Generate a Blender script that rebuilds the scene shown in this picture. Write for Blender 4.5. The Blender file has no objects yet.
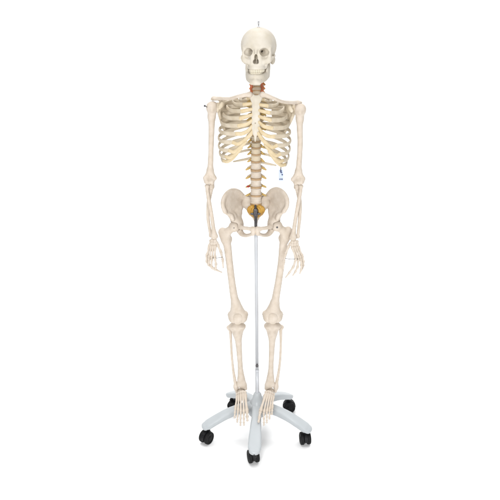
import bpy, math, random
import numpy as np
from mathutils import Vector, Matrix, Euler
from mathutils.bvhtree import BVHTree
random.seed(4); np.random.seed(4)
sc = bpy.context.scene
COL = sc.collection

# ------------------------------------------------------------------ camera
CAM_D, CAM_H, CAM_T, CAM_F, CAM_CX = 2.6566, 1.8776, 0.33828, 643.65, 257.18
cam = bpy.data.cameras.new('camera'); camo = bpy.data.objects.new('camera', cam); COL.objects.link(camo)
cam.lens = 36 * CAM_F / 500; cam.sensor_width = 36; cam.clip_end = 200; cam.clip_start = .05
cam.shift_x = -(CAM_CX - 250) / 500
camo.location = (0, -CAM_D, CAM_H); camo.rotation_euler = (math.pi/2 - CAM_T, 0, 0)
sc.camera = camo

def W(px, py, y=0.0):
    """world point on the vertical plane at depth y, as measured off the photograph"""
    dx, dv = (px - CAM_CX) / CAM_F, (250 - py) / CAM_F
    c, s = math.cos(CAM_T), math.sin(CAM_T)
    ry, rz = c + dv*s, -s + dv*c
    t = (y + CAM_D) / ry
    return Vector((dx*t, y, CAM_H + rz*t))
def WL(l): return [W(*p) for p in l]

# ------------------------------------------------------------------ materials
def mat(name, col, rough=.5, metal=0.0, var=.06, scale=25, bump=0.0, bscale=180, spec=.4, tint=None, coat=0, sss=0):
    m = bpy.data.materials.new(name); m.use_nodes = True
    nt = m.node_tree; b = nt.nodes['Principled BSDF']
    tc = nt.nodes.new('ShaderNodeTexCoord')
    n = nt.nodes.new('ShaderNodeTexNoise'); n.inputs['Scale'].default_value = scale; n.inputs['Detail'].default_value = 5
    nt.links.new(tc.outputs['Object'], n.inputs['Vector'])
    r = nt.nodes.new('ShaderNodeValToRGB'); nt.links.new(n.outputs['Fac'], r.inputs['Fac'])
    t = tint or (1, 1, 1)
    r.color_ramp.elements[0].position = .32; r.color_ramp.elements[1].position = .68
    r.color_ramp.elements[0].color = tuple(max(0, c*(1-var)*tt) for c, tt in zip(col, t)) + (1,)
    r.color_ramp.elements[1].color = tuple(min(1, c*(1+var*.5)) for c in col) + (1,)
    nt.links.new(r.outputs['Color'], b.inputs['Base Color'])
    b.inputs['Roughness'].default_value = rough; b.inputs['Metallic'].default_value = metal
    b.inputs['Specular IOR Level'].default_value = spec
    b.inputs['Coat Weight'].default_value = coat
    if sss:
        b.inputs['Subsurface Weight'].default_value = sss; b.inputs['Subsurface Radius'].default_value = (.006, .004, .0025)
        b.inputs['Subsurface Scale'].default_value = 1
    if bump:
        n2 = nt.nodes.new('ShaderNodeTexNoise'); n2.inputs['Scale'].default_value = bscale; n2.inputs['Detail'].default_value = 4
        nt.links.new(tc.outputs['Object'], n2.inputs['Vector'])
        bp = nt.nodes.new('ShaderNodeBump'); bp.inputs['Strength'].default_value = bump; bp.inputs['Distance'].default_value = .002
        nt.links.new(n2.outputs['Fac'], bp.inputs['Height']); nt.links.new(bp.outputs['Normal'], b.inputs['Normal'])
    return m
BONE = mat('bone', (.545, .482, .415), .58, var=.09, scale=45, spec=.2, bump=.25, bscale=140, tint=(1, .97, .92), sss=0)
SKULL = mat('skull_bone', (.555, .515, .45), .55, spec=.2, var=.08, scale=28, bump=.2, bscale=140, tint=(1, .97, .90))
RIB = mat('rib_bone', (.56, .495, .395), .56, spec=.2, var=.10, scale=35, bump=.2, bscale=160, tint=(1, .96, .88))
CART = mat('cartilage', (.545, .455, .31), .5, spec=.2, var=.12, scale=40, bump=.15, tint=(1, .94, .8))
DISC = mat('disc', (.41, .28, .16), .4, var=.15, scale=60)
NERVE = mat('nerve', (.47, .32, .105), .4, var=.15, scale=60)
CNERVE = mat('neck_nerve', (.52, .20, .05), .4, var=.2, scale=60)
SNERVE = mat('sacral_nerve', (.43, .25, .045), .4, var=.22, scale=70, tint=(1, .85, .6))
ARTERY = mat('artery', (.44, .115, .05), .35, var=.2, scale=60)
TOOTH = mat('tooth', (.58, .53, .42), .25, var=.06, scale=80)
STEEL = mat('steel', (.55, .56, .58), .3, 1.0, var=.08, scale=60)
DARKM = mat('dark_metal', (.10, .095, .10), .38, .7, var=.2, scale=60)
POLE = mat('painted_pole', (.47, .485, .51), .35, 0.1, var=.03, scale=20)
BASE = mat('painted_base', (.40, .425, .44), .42, 0.0, spec=.3, var=.04, scale=14, bump=.06, bscale=300, coat=.06)
BLACK = mat('black_plastic', (.007, .007, .008), .5, var=.3, scale=60, bump=.1, spec=.25)
RUBBER = mat('black_rubber', (.006, .006, .0065), .6, var=.3, scale=60, spec=.2)
PAPER = mat('tag_plastic', (.47, .53, .65), .35, var=.03, scale=60)
INK = mat('blue_ink', (.05, .07, .15), .5, var=.2, scale=90)
RED = mat('red_disc', (.32, .03, .02), .35, var=.2, scale=80)
FLOORM = mat('white_sweep', (.90, .90, .90), .9, var=.004, scale=3, spec=.1)

# ------------------------------------------------------------------ objects
def link(name, me, m, parent=None, smooth=True):
    o = bpy.data.objects.new(name, me); COL.objects.link(o)
    if m: me.materials.append(m)
    n = len(me.vertices)
    co = np.empty(n*3, np.float32); me.vertices.foreach_get('co', co); co = co.reshape(-1, 3)
    c = (co.min(0) + co.max(0)) / 2
    me.vertices.foreach_set('co', (co - c).ravel()); o.location = Vector(c.tolist())
    if smooth: me.polygons.foreach_set('use_smooth', [True]*len(me.polygons))
    me.update()
    if parent:
        o.parent = parent
        o.location -= world_loc(parent)
    return o
def world_loc(o):
    v = Vector((0, 0, 0))
    while o: v += o.location; o = o.parent
    return v
def thing(name, label, cat, loc=(0, 0, 0)):
    o = bpy.data.objects.new(name, None); COL.objects.link(o); o.location = loc
    o.empty_display_size = .05; o['label'] = label; o['category'] = cat
    return o

class MB:
    """collects swept / lathed shells into one mesh"""
    def __init__(s): s.v = []; s.f = []
    def add(s, V, F):
        b = len(s.v); s.v += [tuple(p) for p in V]; s.f += [tuple(b+i for i in f) for f in F]; return s
    def sweep(s, pts, a, b=None, seg=12, sub=5, up=(0, 0, 1), cap=True, close=False):
        """a: radius across, b: radius along 'up'; lists are per control point"""
        n = len(pts); pts = [Vector(p) for p in pts]
        a = a if hasattr(a, '__len__') else [a]*n
        b = a if b is None else (b if hasattr(b, '__len__') else [b]*n)
        P, A, B = spline(pts, sub), spline1(a, sub), spline1(b, sub)
        if cap:                                   # rounded ends
            for e, q in ((0, 1), (-1, -2)):
                d = (P[e] - P[q]).normalized(); r = min(A[e], B[e])
                ex = [(P[e] + d*r*math.sin(t), A[e]*math.cos(t), B[e]*math.cos(t)) for t in (.45, .85, 1.2, 1.5)]
                if e == 0:
                    for x in ex: P.insert(0, x[0]); A.insert(0, x[1]); B.insert(0, x[2])
                else:
                    for x in ex: P.append(x[0]); A.append(x[1]); B.append(x[2])
        V = []; U = Vector(up); last = None
        for i, p in enumerate(P):
            t = (P[min(i+1, len(P)-1)] - P[max(i-1, 0)]).normalized()
            u = U - t*U.dot(t)
            if u.length < .2 and last is not None: u = last - t*last.dot(t)
            if u.length < 1e-4: u = Vector((0, 1, 0)) - t*t.y
            u.normalize(); last = u; w = t.cross(u)
            for k in range(seg):
                th = 2*math.pi*k/seg
                V.append(p + w*(A[i]*math.cos(th)) + u*(B[i]*math.sin(th)))
        F = []
        for i in range(len(P)-1):
            for k in range(seg):
                F.append((i*seg+k, i*seg+(k+1) % seg, (i+1)*seg+(k+1) % seg, (i+1)*seg+k))
        F.append(tuple(reversed(range(seg)))); F.append(tuple((len(P)-1)*seg+k for k in range(seg)))
        return s.add(V, F)
    def lathe(s, base, axis, prof, seg=24):
        """prof: (radius, distance along axis)"""
        ax = Vector(axis).normalized(); u = ax.orthogonal().normalized(); w = ax.cross(u); V = []; F = []
        for r, h in prof:
            for k in range(seg):
                th = 2*math.pi*k/seg
                V.append(Vector(base) + ax*h + u*r*math.cos(th) + w*r*math.sin(th))
        n = len(prof)
        for i in range(n-1):
            for k in range(seg):
                F.append((i*seg+k, i*seg+(k+1) % seg, (i+1)*seg+(k+1) % seg, (i+1)*seg+k))
        F.append(tuple(reversed(range(seg)))); F.append(tuple((n-1)*seg+k for k in range(seg)))
        return s.add(V, F)
    def build(s, name, m, parent=None, smooth=True):
        me = bpy.data.meshes.new(name); me.from_pydata(s.v, [], s.f)
        return link(name, me, m, parent, smooth)
def cr(p0, p1, p2, p3, t):
    return .5*((2*p1) + (p2-p0)*t + (2*p0-5*p1+4*p2-p3)*t*t + (3*p1-p0-3*p2+p3)*t**3)
def spline(pts, sub):
    n = len(pts); out = []
    for i in range(n-1):
        a, b, c, d = pts[max(i-1, 0)], pts[i], pts[i+1], pts[min(i+2, n-1)]
        if i == 0: a = b*2 - c
        if i == n-2: d = c*2 - b
        for k in range(sub): out.append(cr(a, b, c, d, k/sub))
    out.append(pts[-1]); return out
def spline1(v, sub):
    out = []
    for i in range(len(v)-1):
        for k in range(sub):
            t = k/sub; t = t*t*(3-2*t); out.append(v[i]*(1-t)+v[i+1]*t)
    out.append(v[-1]); return out
def small_bone(name, p0, p1, r, m, parent, bow=0.0, bowdir=(0, -1, 0), tip=False, mid=.52):
    """a little tubular bone: knuckled ends, waisted shaft"""
    p0, p1 = Vector(p0), Vector(p1); b = Vector(bowdir)*bow; L = (p1-p0)
    ts = [.03, .12, .3, .55, .78, .92, .98]
    rs = [.8*r, 1.0*r, .72*r, mid*r, .66*r, .95*r, .75*r]
    if tip: rs = [.85*r, 1.0*r, .76*r, .62*r, .58*r, .62*r, .52*r]
    pts = [p0 + L*t + b*4*t*(1-t) for t in ts]
    mb = MB().sweep(pts, rs, seg=10, sub=3, up=(.3, -.9, .2))
    return mb.build(name, m, parent)

# ------------------------------------------------------------------ distance-field modelling
class S:
    def __init__(s, f, lo, hi): s.f = f; s.lo = np.array(lo, float); s.hi = np.array(hi, float)
def ell(c, r, rot=None):
    c = np.array(c, np.float32); r = np.array(r, np.float32); R = None
    if rot is not None: R = np.array(Euler(rot).to_matrix().transposed(), np.float32)
    def f(X, Y, Z):
        x, y, z = X-c[0], Y-c[1], Z-c[2]
        if R is not None:
            x, y, z = R[0, 0]*x+R[0, 1]*y+R[0, 2]*z, R[1, 0]*x+R[1, 1]*y+R[1, 2]*z, R[2, 0]*x+R[2, 1]*y+R[2, 2]*z
        x = x/r[0]; y = y/r[1]; z = z/r[2]
        k0 = np.sqrt(x*x+y*y+z*z)
        k1 = np.sqrt((x/r[0])**2+(y/r[1])**2+(z/r[2])**2) + 1e-9
        return k0*(k0-1)/k1
    m = r.max() if R is not None else r
    return S(f, c-m, c+m)
def cone(a, b, ra, rb, sq=(1, 1, 1)):
    """tapered capsule; sq squeezes the section along an axis (values > 1 make it thinner there)"""
    a = np.array(a, np.float32); b = np.array(b, np.float32); d = b-a; L = max(float(d@d), 1e-12)
    def f(X, Y, Z):
        x, y, z = X-a[0], Y-a[1], Z-a[2]
        h = np.clip((x*d[0]+y*d[1]+z*d[2])/L, 0, 1)
        x = (x-h*d[0])*sq[0]; y = (y-h*d[1])*sq[1]; z = (z-h*d[2])*sq[2]
        return np.sqrt(x*x+y*y+z*z) - (ra+(rb-ra)*h)
    r = max(ra, rb)*1.05/np.minimum(np.array(sq, float), 1)
    return S(f, np.minimum(a-r, b-r), np.maximum(a+r, b+r))
def box(c, h, rad, rot=None):
    c = np.array(c, np.float32); h = np.array(h, np.float32)-rad
    R = np.array(Euler(rot or (0, 0, 0)).to_matrix().transposed(), np.float32)
    def f(X, Y, Z):
        x, y, z = X-c[0], Y-c[1], Z-c[2]
        x, y, z = R[0, 0]*x+R[0, 1]*y+R[0, 2]*z, R[1, 0]*x+R[1, 1]*y+R[1, 2]*z, R[2, 0]*x+R[2, 1]*y+R[2, 2]*z
        x = abs(x)-h[0]; y = abs(y)-h[1]; z = abs(z)-h[2]
        return np.sqrt(np.maximum(x, 0)**2+np.maximum(y, 0)**2+np.maximum(z, 0)**2)+np.minimum(np.maximum(x, np.maximum(y, z)), 0)-rad
    m = float(np.linalg.norm(h))+rad if rot else h+rad
    return S(f, c-m, c+m)
def chain(pts, rs, k=0.0, sub=3, sq=(1, 1, 1)):
    P = spline([Vector(p) for p in pts], sub); R = spline1(rs, sub)
    return U(k, *[cone(P[i], P[i+1], R[i], R[i+1], sq) for i in range(len(P)-1)])
def U(k, *fs):
    lo = np.min([q.lo for q in fs], 0); hi = np.max([q.hi for q in fs], 0)
    def f(X, Y, Z):
        d = fs[0].f(X, Y, Z)
        for q in fs[1:]:
            e = q.f(X, Y, Z)
            if k <= 0: d = np.minimum(d, e)
            else:
                h = np.maximum(k-abs(d-e), 0)/k
                d = np.minimum(d, e)-h*h*k*.25
        return d
    return S(f, lo, hi)
def SUB(k, a, *fs):
    def f(X, Y, Z):
        d = a.f(X, Y, Z)
        for q in fs:
            e = -q.f(X, Y, Z)
            if k <= 0: d = np.maximum(d, e)
            else:
                h = np.maximum(k-abs(d-e), 0)/k
                d = np.maximum(d, e)+h*h*k*.25
        return d
    return S(f, a.lo, a.hi)
def sheet(rows, th, sub=5):
    """curved blade through rows of points; th: half thickness per row"""
    rr = [spline([Vector(p) for p in r], sub) for r in rows]
    cols = [spline([r[i] for r in rr], sub) for i in range(len(rr[0]))]
    T = spline1(th, sub); n, m = len(cols[0]), len(cols)
    V = [cols[j][i] for i in range(n) for j in range(m)]
    F = [(i*m+j, i*m+j+1, (i+1)*m+j+1, (i+1)*m+j) for i in range(n-1) for j in range(m-1)]
    tf = [(T[i]+T[i+1])/2 for i in range(n-1) for j in range(m-1)]
    bv = BVHTree.FromPolygons(V, F); A = np.array([tuple(v) for v in V]); mt = max(th)*1.1
    lo, hi = A.min(0)-mt, A.max(0)+mt
    def f(X, Y, Z):
        D = np.full(X.shape, .05, np.float32)
        l, h = lo-.012, hi+.012
        idx = np.nonzero((X > l[0]) & (X < h[0]) & (Y > l[1]) & (Y < h[1]) & (Z > l[2]) & (Z < h[2]))
        px, py, pz = X[idx].tolist(), Y[idx].tolist(), Z[idx].tolist()
        out = np.full(len(px), .05, np.float32); fn = bv.find_nearest
        for i in range(len(px)):
            q = fn((px[i], py[i], pz[i]), .03)
            if q[3] is not None: out[i] = q[3]-tf[q[2]]
        D[idx] = out
        return D
    return S(f, lo, hi)
def nets(s, vox, iters=2):
    lo = s.lo-2.5*vox; n = np.ceil((s.hi+2.5*vox-lo)/vox).astype(int)+1
    ax = [(lo[i]+vox*np.arange(n[i])).astype(np.float32) for i in range(3)]
    X, Y, Z = np.meshgrid(*ax, indexing='ij')
    V = s.f(X, Y, Z); ins = V < 0
    cnt = np.zeros(tuple(n-1), np.int8)
    cor = [(i, j, k) for i in (0, 1) for j in (0, 1) for k in (0, 1)]
    for i, j, k in cor: cnt += ins[i:n[0]-1+i, j:n[1]-1+j, k:n[2]-1+k]
    act = np.nonzero((cnt > 0) & (cnt < 8)); I = np.stack(act, 1); N = len(I)
    idx = np.full(tuple(n-1), -1, np.int64); idx[act] = np.arange(N)
    pos = np.zeros((N, 3)); c = np.zeros(N)
    for axis in range(3):
        o1, o2 = [q for q in range(3) if q != axis]
        for u in (0, 1):
            for w in (0, 1):
                a = I.copy(); a[:, o1] += u; a[:, o2] += w; b = a.copy(); b[:, axis] += 1
                va, vb = V[tuple(a.T)], V[tuple(b.T)]; m = (va < 0) != (vb < 0)
                t = va[m]/(va[m]-vb[m]); p = a[m].astype(float); p[:, axis] += t
                pos[m] += p; c[m] += 1
    pos = pos/c[:, None]*vox+lo
    Fs = []
    for axis in range(3):
        sa = [slice(1, n[q]-1) for q in range(3)]; sb = list(sa); sa[axis] = slice(0, n[axis]-1); sb[axis] = slice(1, n[axis])
        A, B = ins[tuple(sa)], ins[tuple(sb)]
        e = np.stack(np.nonzero(A != B), 1); fl = A[tuple(e.T)]
        off = np.array([1, 1, 1]); off[axis] = 0; e = e+off
        o1, o2 = (axis+1) % 3, (axis+2) % 3
        q = []
        for u, w in ((1, 1), (0, 1), (0, 0), (1, 0)):
            g = e.copy(); g[:, o1] -= u; g[:, o2] -= w; q.append(idx[tuple(g.T)])
        q = np.stack(q, 1); q[~fl] = q[~fl][:, ::-1]; Fs.append(q)
    F = np.concatenate(Fs)
    E = np.concatenate([F[:, [0, 1]], F[:, [1, 2]], F[:, [2, 3]], F[:, [3, 0]]])
    for it in range(iters):
        acc = np.zeros_like(pos); d = np.zeros(N)
        np.add.at(acc, E[:, 0], pos[E[:, 1]]); np.add.at(d, E[:, 0], 1)
        np.add.at(acc, E[:, 1], pos[E[:, 0]]); np.add.at(d, E[:, 1], 1)
        pos = pos*.5+.5*acc/np.maximum(d, 1)[:, None]
    return pos, F
def sdf_obj(name, s, vox, m, parent, xf=None, iters=2):
    pos, F = nets(s, vox, iters)
    if xf is not None:
        M = np.array(xf); pos = pos@M[:3, :3].T+M[:3, 3]
    me = bpy.data.meshes.new(name)
    me.vertices.add(len(pos)); me.vertices.foreach_set('co', pos.astype(np.float32).ravel())
    me.loops.add(F.size); me.loops.foreach_set('vertex_index', F.astype(np.int32).ravel())
    me.polygons.add(len(F)); me.polygons.foreach_set('loop_start', np.arange(0, F.size, 4, dtype=np.int32))
    me.polygons.foreach_set('loop_total', np.full(len(F), 4, np.int32)); me.update(); me.validate()
    return link(name, me, m, parent)

# ================================================================== SKELETON
SK = thing('skeleton', 'life-size ivory plastic skeleton hung upright over the wheeled stand, palms turned back', 'skeleton')

# ---------------- skull (modelled in mm, face towards -y, turned a little to its right)
MM = .001
def mmS(s): return s
SKM = Matrix.Translation(W(258.3, 46.3, -.03)) @ Euler((math.radians(2), 0, math.radians(-6.5))).to_matrix().to_4x4() @ Matrix.Diagonal((MM, MM, MM*.95, 1))
def mir(fn): return [fn(-1), fn(1)]
cran = U(16, ell((0, 18, 1), (70, 88, 73)), ell((0, -18, 12), (60, 56, 57)), ell((0, -24, 4), (53, 47, 34)), ell((0, 60, -8), (58, 48, 56)))
base_cut = box((0, 0, -120), (120, 160, 66), 4)
cran = SUB(10, cran, base_cut)
temporal = mir(lambda s: ell((s*76, -40, -14), (14, 30, 36)))
cran = SUB(14, cran, *temporal)
face = [cone((0, -56, -30), (0, -58, -78), 34, 27, (1, 1.25, 1)),
        cone((0, -40, -25), (0, -42, -75), 30, 24)]
for s in (-1, 1):
    face += [cone((s*27, -70, -55), (s*46, -62, -50), 11, 10), cone((s*46, -62, -50), (s*58, -42, -43), 10, 6.5),
             cone((s*49, -60, -46), (s*50, -58, -22), 8, 5.5), cone((s*50, -57, -22), (s*49, -50, 0), 5.5, 6),
             cone((s*14, -74, -20), (s*15, -78, -58), 6, 9)]
    face += [chain([(s*49, -50, 1), (s*40, -60, 4.5), (s*24, -68, 4), (s*8, -73, 0)], [6, 6, 6.5, 7])]
    face += [ell((s*54, 22, -54), (11, 14, 20)), cone((s*19, -26, -58), (s*22, -24, -90), 11, 7, (1.2, 1, 1)), cone((s*31, -18, -56), (s*33, -14, -94), 9, 8), ell((s*16, 34, -56), (12, 14, 9))]
face += [cone((0, -74, 0), (0, -89, -24), 7, 4.5), ell((0, -72, 4), (14, 10, 10))]
for s in (-1, 1): face += [cone((s*37, -58, -54), (s*31, -50, -76), 10, 8)]
alv = chain([(-28, -38, -77), (-26, -58, -77), (-17, -76, -77), (0, -83, -77), (17, -76, -77), (26, -58, -77), (28, -38, -77)],
            [8, 8.5, 8, 8, 8, 8.5, 8], sub=3)
alv2 = chain([(-25, -42, -68), (-23, -60, -68), (-14, -74, -67), (0, -79, -66), (14, -74, -67), (23, -60, -68), (25, -42, -68)],
             [9]*7, sub=3)
sk = U(6.5, cran, *face); sk = U(5, sk, alv, alv2)
for s in (-1, 1):
    sk = U(3, sk, chain([(s*56, -44, -43), (s*62.5, -22, -40), (s*63.5, 0, -38), (s*61, 14, -36)], [5.5, 4, 4, 5]))
cut = []
for s in (-1, 1):
    cut += [U(4, ell((s*31, -70, -18), (18.5, 23, 16), (0, s*.14, 0)), cone((s*28, -58, -18), (s*20, -36, -18), 12, 6)),
            cone((s*20, -50, -18), (s*15, -15, -17), 4.8, 3.8)]
    cut += [ell((s*4.6, -84, -53), (6.2, 40, 8.5)), ell((s*32, -78, -42), (2, 9, 2))]
    cut += [ell((s*46, -20, -76), (12, 24, 26))]
cut += [ell((0, -88, -38), (6.2, 38, 15)), ell((0, -30, -92), (19, 38, 13)), ell((0, 5, -70), (26, 26, 22))]
sk = U(9, sk, *[ell((s*35, -38, -25), (22, 24, 26)) for s in (-1, 1)])
sk = SUB(2.2, sk, *cut)
sk = U(1.5, sk, box((1, -58, -54), (1.2, 12, 12), 1), ell((0, -86, -64), (3, 5, 3)))
skull = sdf_obj('skull', sk, 1.5, SKULL, SK, SKM)
# mandible
md = []
for s in (-1, 1):
    md += [chain([(s*42.5, -6, -104), (s*38, -34, -108), (s*28, -62, -111), (s*13, -78, -112), (0, -82, -112)], [9, 9, 8.5, 8, 8], sub=3, sq=(1.25, 1.1, .85)),
           chain([(s*42, -8, -116), (s*38, -36, -125), (s*27, -62, -130), (s*13, -80, -132), (0, -86, -132)], [9, 8, 8, 9, 9], sub=3),
           chain([(s*43.5, -4, -112), (s*45.5, 2, -90), (s*48, 8, -66), (s*50, 9, -56)], [15, 15, 9, 6.5], sub=3, sq=(1.9, 1, 1)),
           chain([(s*41, -18, -104), (s*42, -22, -84), (s*44, -21, -62)], [13, 11, 5], sub=3, sq=(1.6, 1, 1)),
           ell((s*50, 8, -54), (10, 5.5, 5)), ell((s*15, -84, -138), (9, 7, 6))]
md += [ell((0, -88, -133), (13, 7, 10))]
mdb = U(7, *md)
mdb = SUB(3, mdb, *[ell((s*27, -85, -124), (1.8, 14, 1.8)) for s in (-1, 1)])
JM = SKM @ Matrix.Translation((-2.5, 0, 0)) @ Matrix.Diagonal((.93, 1, 1, 1))
mand = sdf_obj('jaw', mdb, 1.6, SKULL, SK, JM)
# teeth: one small crown each
arcU = spline([Vector(p) for p in [(-26.5, -45, 0), (-24.5, -60, 0), (-16, -77, 0), (0, -85, 0), (16, -77, 0), (24.5, -60, 0), (26.5, -45, 0)]], 12)
def arc_pts(arc, n):
    L = [0]
    for a, b in zip(arc, arc[1:]): L.append(L[-1]+(b-a).length)
    out = []
    for i in range(n):
        t = L[-1]*(i+.5)/n
        j = max(k for k in range(len(L)-1) if L[k] <= t)
        out.append(arc[j].lerp(arc[j+1], (t-L[j])/(L[j+1]-L[j])))
    return out
Rk = SKM.to_3x3()
for par, z0, z1, sc_, TM in ((skull, -83, -93.5, 1.0, SKM), (mand, -104, -94.5, .95, JM)):
    for p in arc_pts(arcU, 14):
        p = p*sc_; r = 4.3 if abs(p.x) > 14 else 4.0
        tan = Vector((-p.y-40, p.x, 0)).normalized()
        a, m_, b = Vector((p.x, p.y, z0)), Vector((p.x, p.y-.6, (z0*.45+z1*.55))), Vector((p.x, p.y, z1))
        MB().sweep([TM@a, TM@m_, TM@b], [r*.8*MM, r*.98*MM, r*.85*MM], [r*.75*MM, r*.85*MM, r*.5*MM], seg=10, sub=3, up=Rk@Vector((0, -1, 0))).build('tooth', TOOTH, par)
# hanging eye on the crown
hb = SKM@Vector((0, 12, 72))
hk = MB().lathe(hb, (0, 0, 1), [(.006, 0), (.006, .003), (.0025, .004), (.0025, .012)], 14)
ring = [hb+Vector((0, .0065*math.cos(t), .0175+.0065*math.sin(t))) for t in np.linspace(-1.4, 4.4, 12)]
hk.sweep(ring, .0030, seg=8, sub=3, up=(1, 0, 0), cap=False); hk.build('hanging_hook', STEEL, skull)

# ---------------- spine
def vert_depth(py):
    xs = [66, 80, 95, 110, 125, 140, 161, 178, 195, 204]; ys = [.0, -.005, .012, .035, .046, .042, .018, .002, .0, .006]
    return float(np.interp(py, xs, ys))
def spine_x(py): return float(np.interp(py, [60, 95, 150, 204], [258.3, 256.8, 256, 256]))
edges = [66.5, 70.5, 74.5, 78.6, 82.7, 86.8, 90.8, 94.9, 99.3, 103.8, 108.5, 113.4, 118.5, 123.8, 129.3, 135, 141, 147.2, 153.8, 161, 169.8, 178.5, 187, 195.5, 204]
VERT = []
for i in range(24):
    py0, py1 = edges[i], edges[i+1]; pyc = (py0+py1)/2
    d = vert_depth(pyc); x = spine_x(pyc)
    p0, p1 = W(x, py0, vert_depth(py0)), W(x, py1, vert_depth(py1)); c = (p0+p1)/2
    H = p0.z-p1.z; ang = math.atan2(p1.y-p0.y, p0.z-p1.z)
    kind = 'c' if i < 7 else ('t' if i < 19 else 'l')
    f = i/23
    w = {'c': .0130+.0005*i, 't': .0150+.00055*(i-7), 'l': .0225+.0004*(i-19)}[kind]
    dp = {'c': .011, 't': .014+.0004*(i-7), 'l': .017}[kind]
    gap = .0022 if kind == 'c' else (.0024 if kind == 't' else .0034)
    hh = H/2-gap
    if i == 0: hh = .005
    body = [ell((0, 0, 0), (w*.93, dp*.93, hh*1.5)), ell((0, 0, hh*.72), (w*1.04, dp*1.04, hh*.42)), ell((0, 0, -hh*.72), (w*1.06, dp*1.06, hh*.42))]
    bd = U(.002, *body)
    def cutz(q, h):
        def g(X, Y, Z): return np.maximum(q.f(X, Y, Z), abs(Z)-h)
        return S(g, q.lo, q.hi)
    bd = cutz(bd, hh)
    parts = [bd]
    tl = {'c': .026, 't': .036-.0014*(i-7), 'l': .035}[kind]; tb = {'c': .004, 't': .030, 'l': .022}[kind]; tz = {'c': -.001, 't': .006, 'l': -.025}[kind]
    sp = {'c': (.042 if i < 6 else .056), 't': .062, 'l': .066}[kind]; sz = {'c': -.008, 't': -.026, 'l': -.010}[kind]
    for s in (-1, 1):
        parts += [cone((s*w*.6, dp*.6, .002), (s*.013, dp+.014, .001), .0050, .0055),
                  cone((s*.013, dp+.014, .001), (s*.003, dp+.026, -.002), .0060, .0045),
                  cone((s*.012, dp+.010 if kind != 'c' else .002, .001 if kind != 'l' else -.010), (s*tl, dp+tb-.008, tz), .0058, .0042, (1, 1, .9))]
        if kind == 'c': parts += [ell((s*.020, .008, 0), (.007, .008, hh*1.1))]
        else: parts += [ell((s*.013, dp+.014, .010), (.005, .006, .009)), ell((s*.013, dp+.018, -.010), (.005, .006, .009))]
    if i > 0: parts += [cone((0, dp+.026, -.002), (0, dp+sp-.012, sz), .0045, .0048, (1.3, 1, .7))]
    M = Matrix.Translation(c) @ Euler((-ang, 0, 0)).to_matrix().to_4x4()
    v = sdf_obj('vertebra', U(.004, *parts), .0015 if kind == 'c' else .0017, BONE if kind == 'l' else RIB, SK, M, 1)
    VERT.append((v, M, c, w, dp, hh, kind))
    # disc below
    if i > 0:
        R = M.to_3x3(); dc = p1
        mb = MB(); prof = []
        g = gap*1.25
        V = []; F = []; seg = 26
        rows = [(.80, g), (1.02, g*.8), (1.09, 0), (1.02, -g*.8), (.80, -g)]
        for (q, z) in rows:
            for k in range(seg):
                t = 2*math.pi*k/seg
                V.append(dc+R@Vector((w*q*math.cos(t), dp*q*math.sin(t), z)))
        for a in range(len(rows)-1):
            for k in range(seg): F.append((a*seg+k, (a+1)*seg+k, (a+1)*seg+(k+1) % seg, a*seg+(k+1) % seg))
        F.append(tuple(range(seg))); F.append(tuple(reversed([(len(rows)-1)*seg+k for k in range(seg)])))
        mb.add(V, F).build('intervertebral_disc', DISC, v)
        # nerve roots leave on both sides at each disc
        for s in ((-1, 1) if i < 23 else ()):
            R = M.to_3x3(); o = p1
            if kind == 'l':
                q = [(.010, .028, .003), (.020, .020, .003), (.028, .012, .002), (.036, .008, .000), (.041, .006, -.002)]
                rr = [.0040, .0046, .0048, .0046, .0038]
            elif kind == 't':
                q = [(.010, .026, .002), (.022, .024, .001), (.031, .022, -.002), (.038, .022, -.006)]; rr = [.0044, .0056, .0050, .0036]
                if i > 14: q = [(.010, .024, .002), (.020, .016, .001), (.027, .008, -.002), (.034, .006, -.006)]; rr = [.0042, .0056, .0050, .0034]
            else:
                q = [(.008, .014, .002), (.017, .004, .001), (.024, -.004, -.003), (.030, -.005, -.008)]; rr = [.0036, .0044, .0042, .0030]
            MB().sweep([o+R@Vector((s*a, b, c_)) for a, b, c_ in q], rr, seg=9, sub=4, up=(0, 1, 0)).build('nerve_root', NERVE if kind != 'c' else CNERVE, v)
# the bulging red disc at the left of the lower spine
v, M, c, w, dp, hh, _ = VERT[21]
pr = W(248.4, 186.5, vert_depth(186.5)+.004)
sdf_obj('bulging_disc', U(.003, ell(pr, (.0065, .0065, .0045)), ell(pr+Vector((-.003, -.003, .002)), (.004, .004, .0035))), .0012, RED, v)
# neck arteries
for s, xs in ((-1, (252.6, 251.6, 251.9, 251.0, 251.8)), (1, (261.8, 262.6, 261.6, 262.4, 261.0))):
    pts = [W(x, y, vert_depth(y)-.004-.004*(k % 2)) for k, (x, y) in enumerate(zip(xs, (74, 80, 84.5, 88.5, 94)))]
    MB().sweep(pts, [.0042, .0046, .0050, .0050, .0036], seg=10, sub=5, up=(0, 1, 0)).build('neck_artery', ARTERY, SK)

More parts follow.
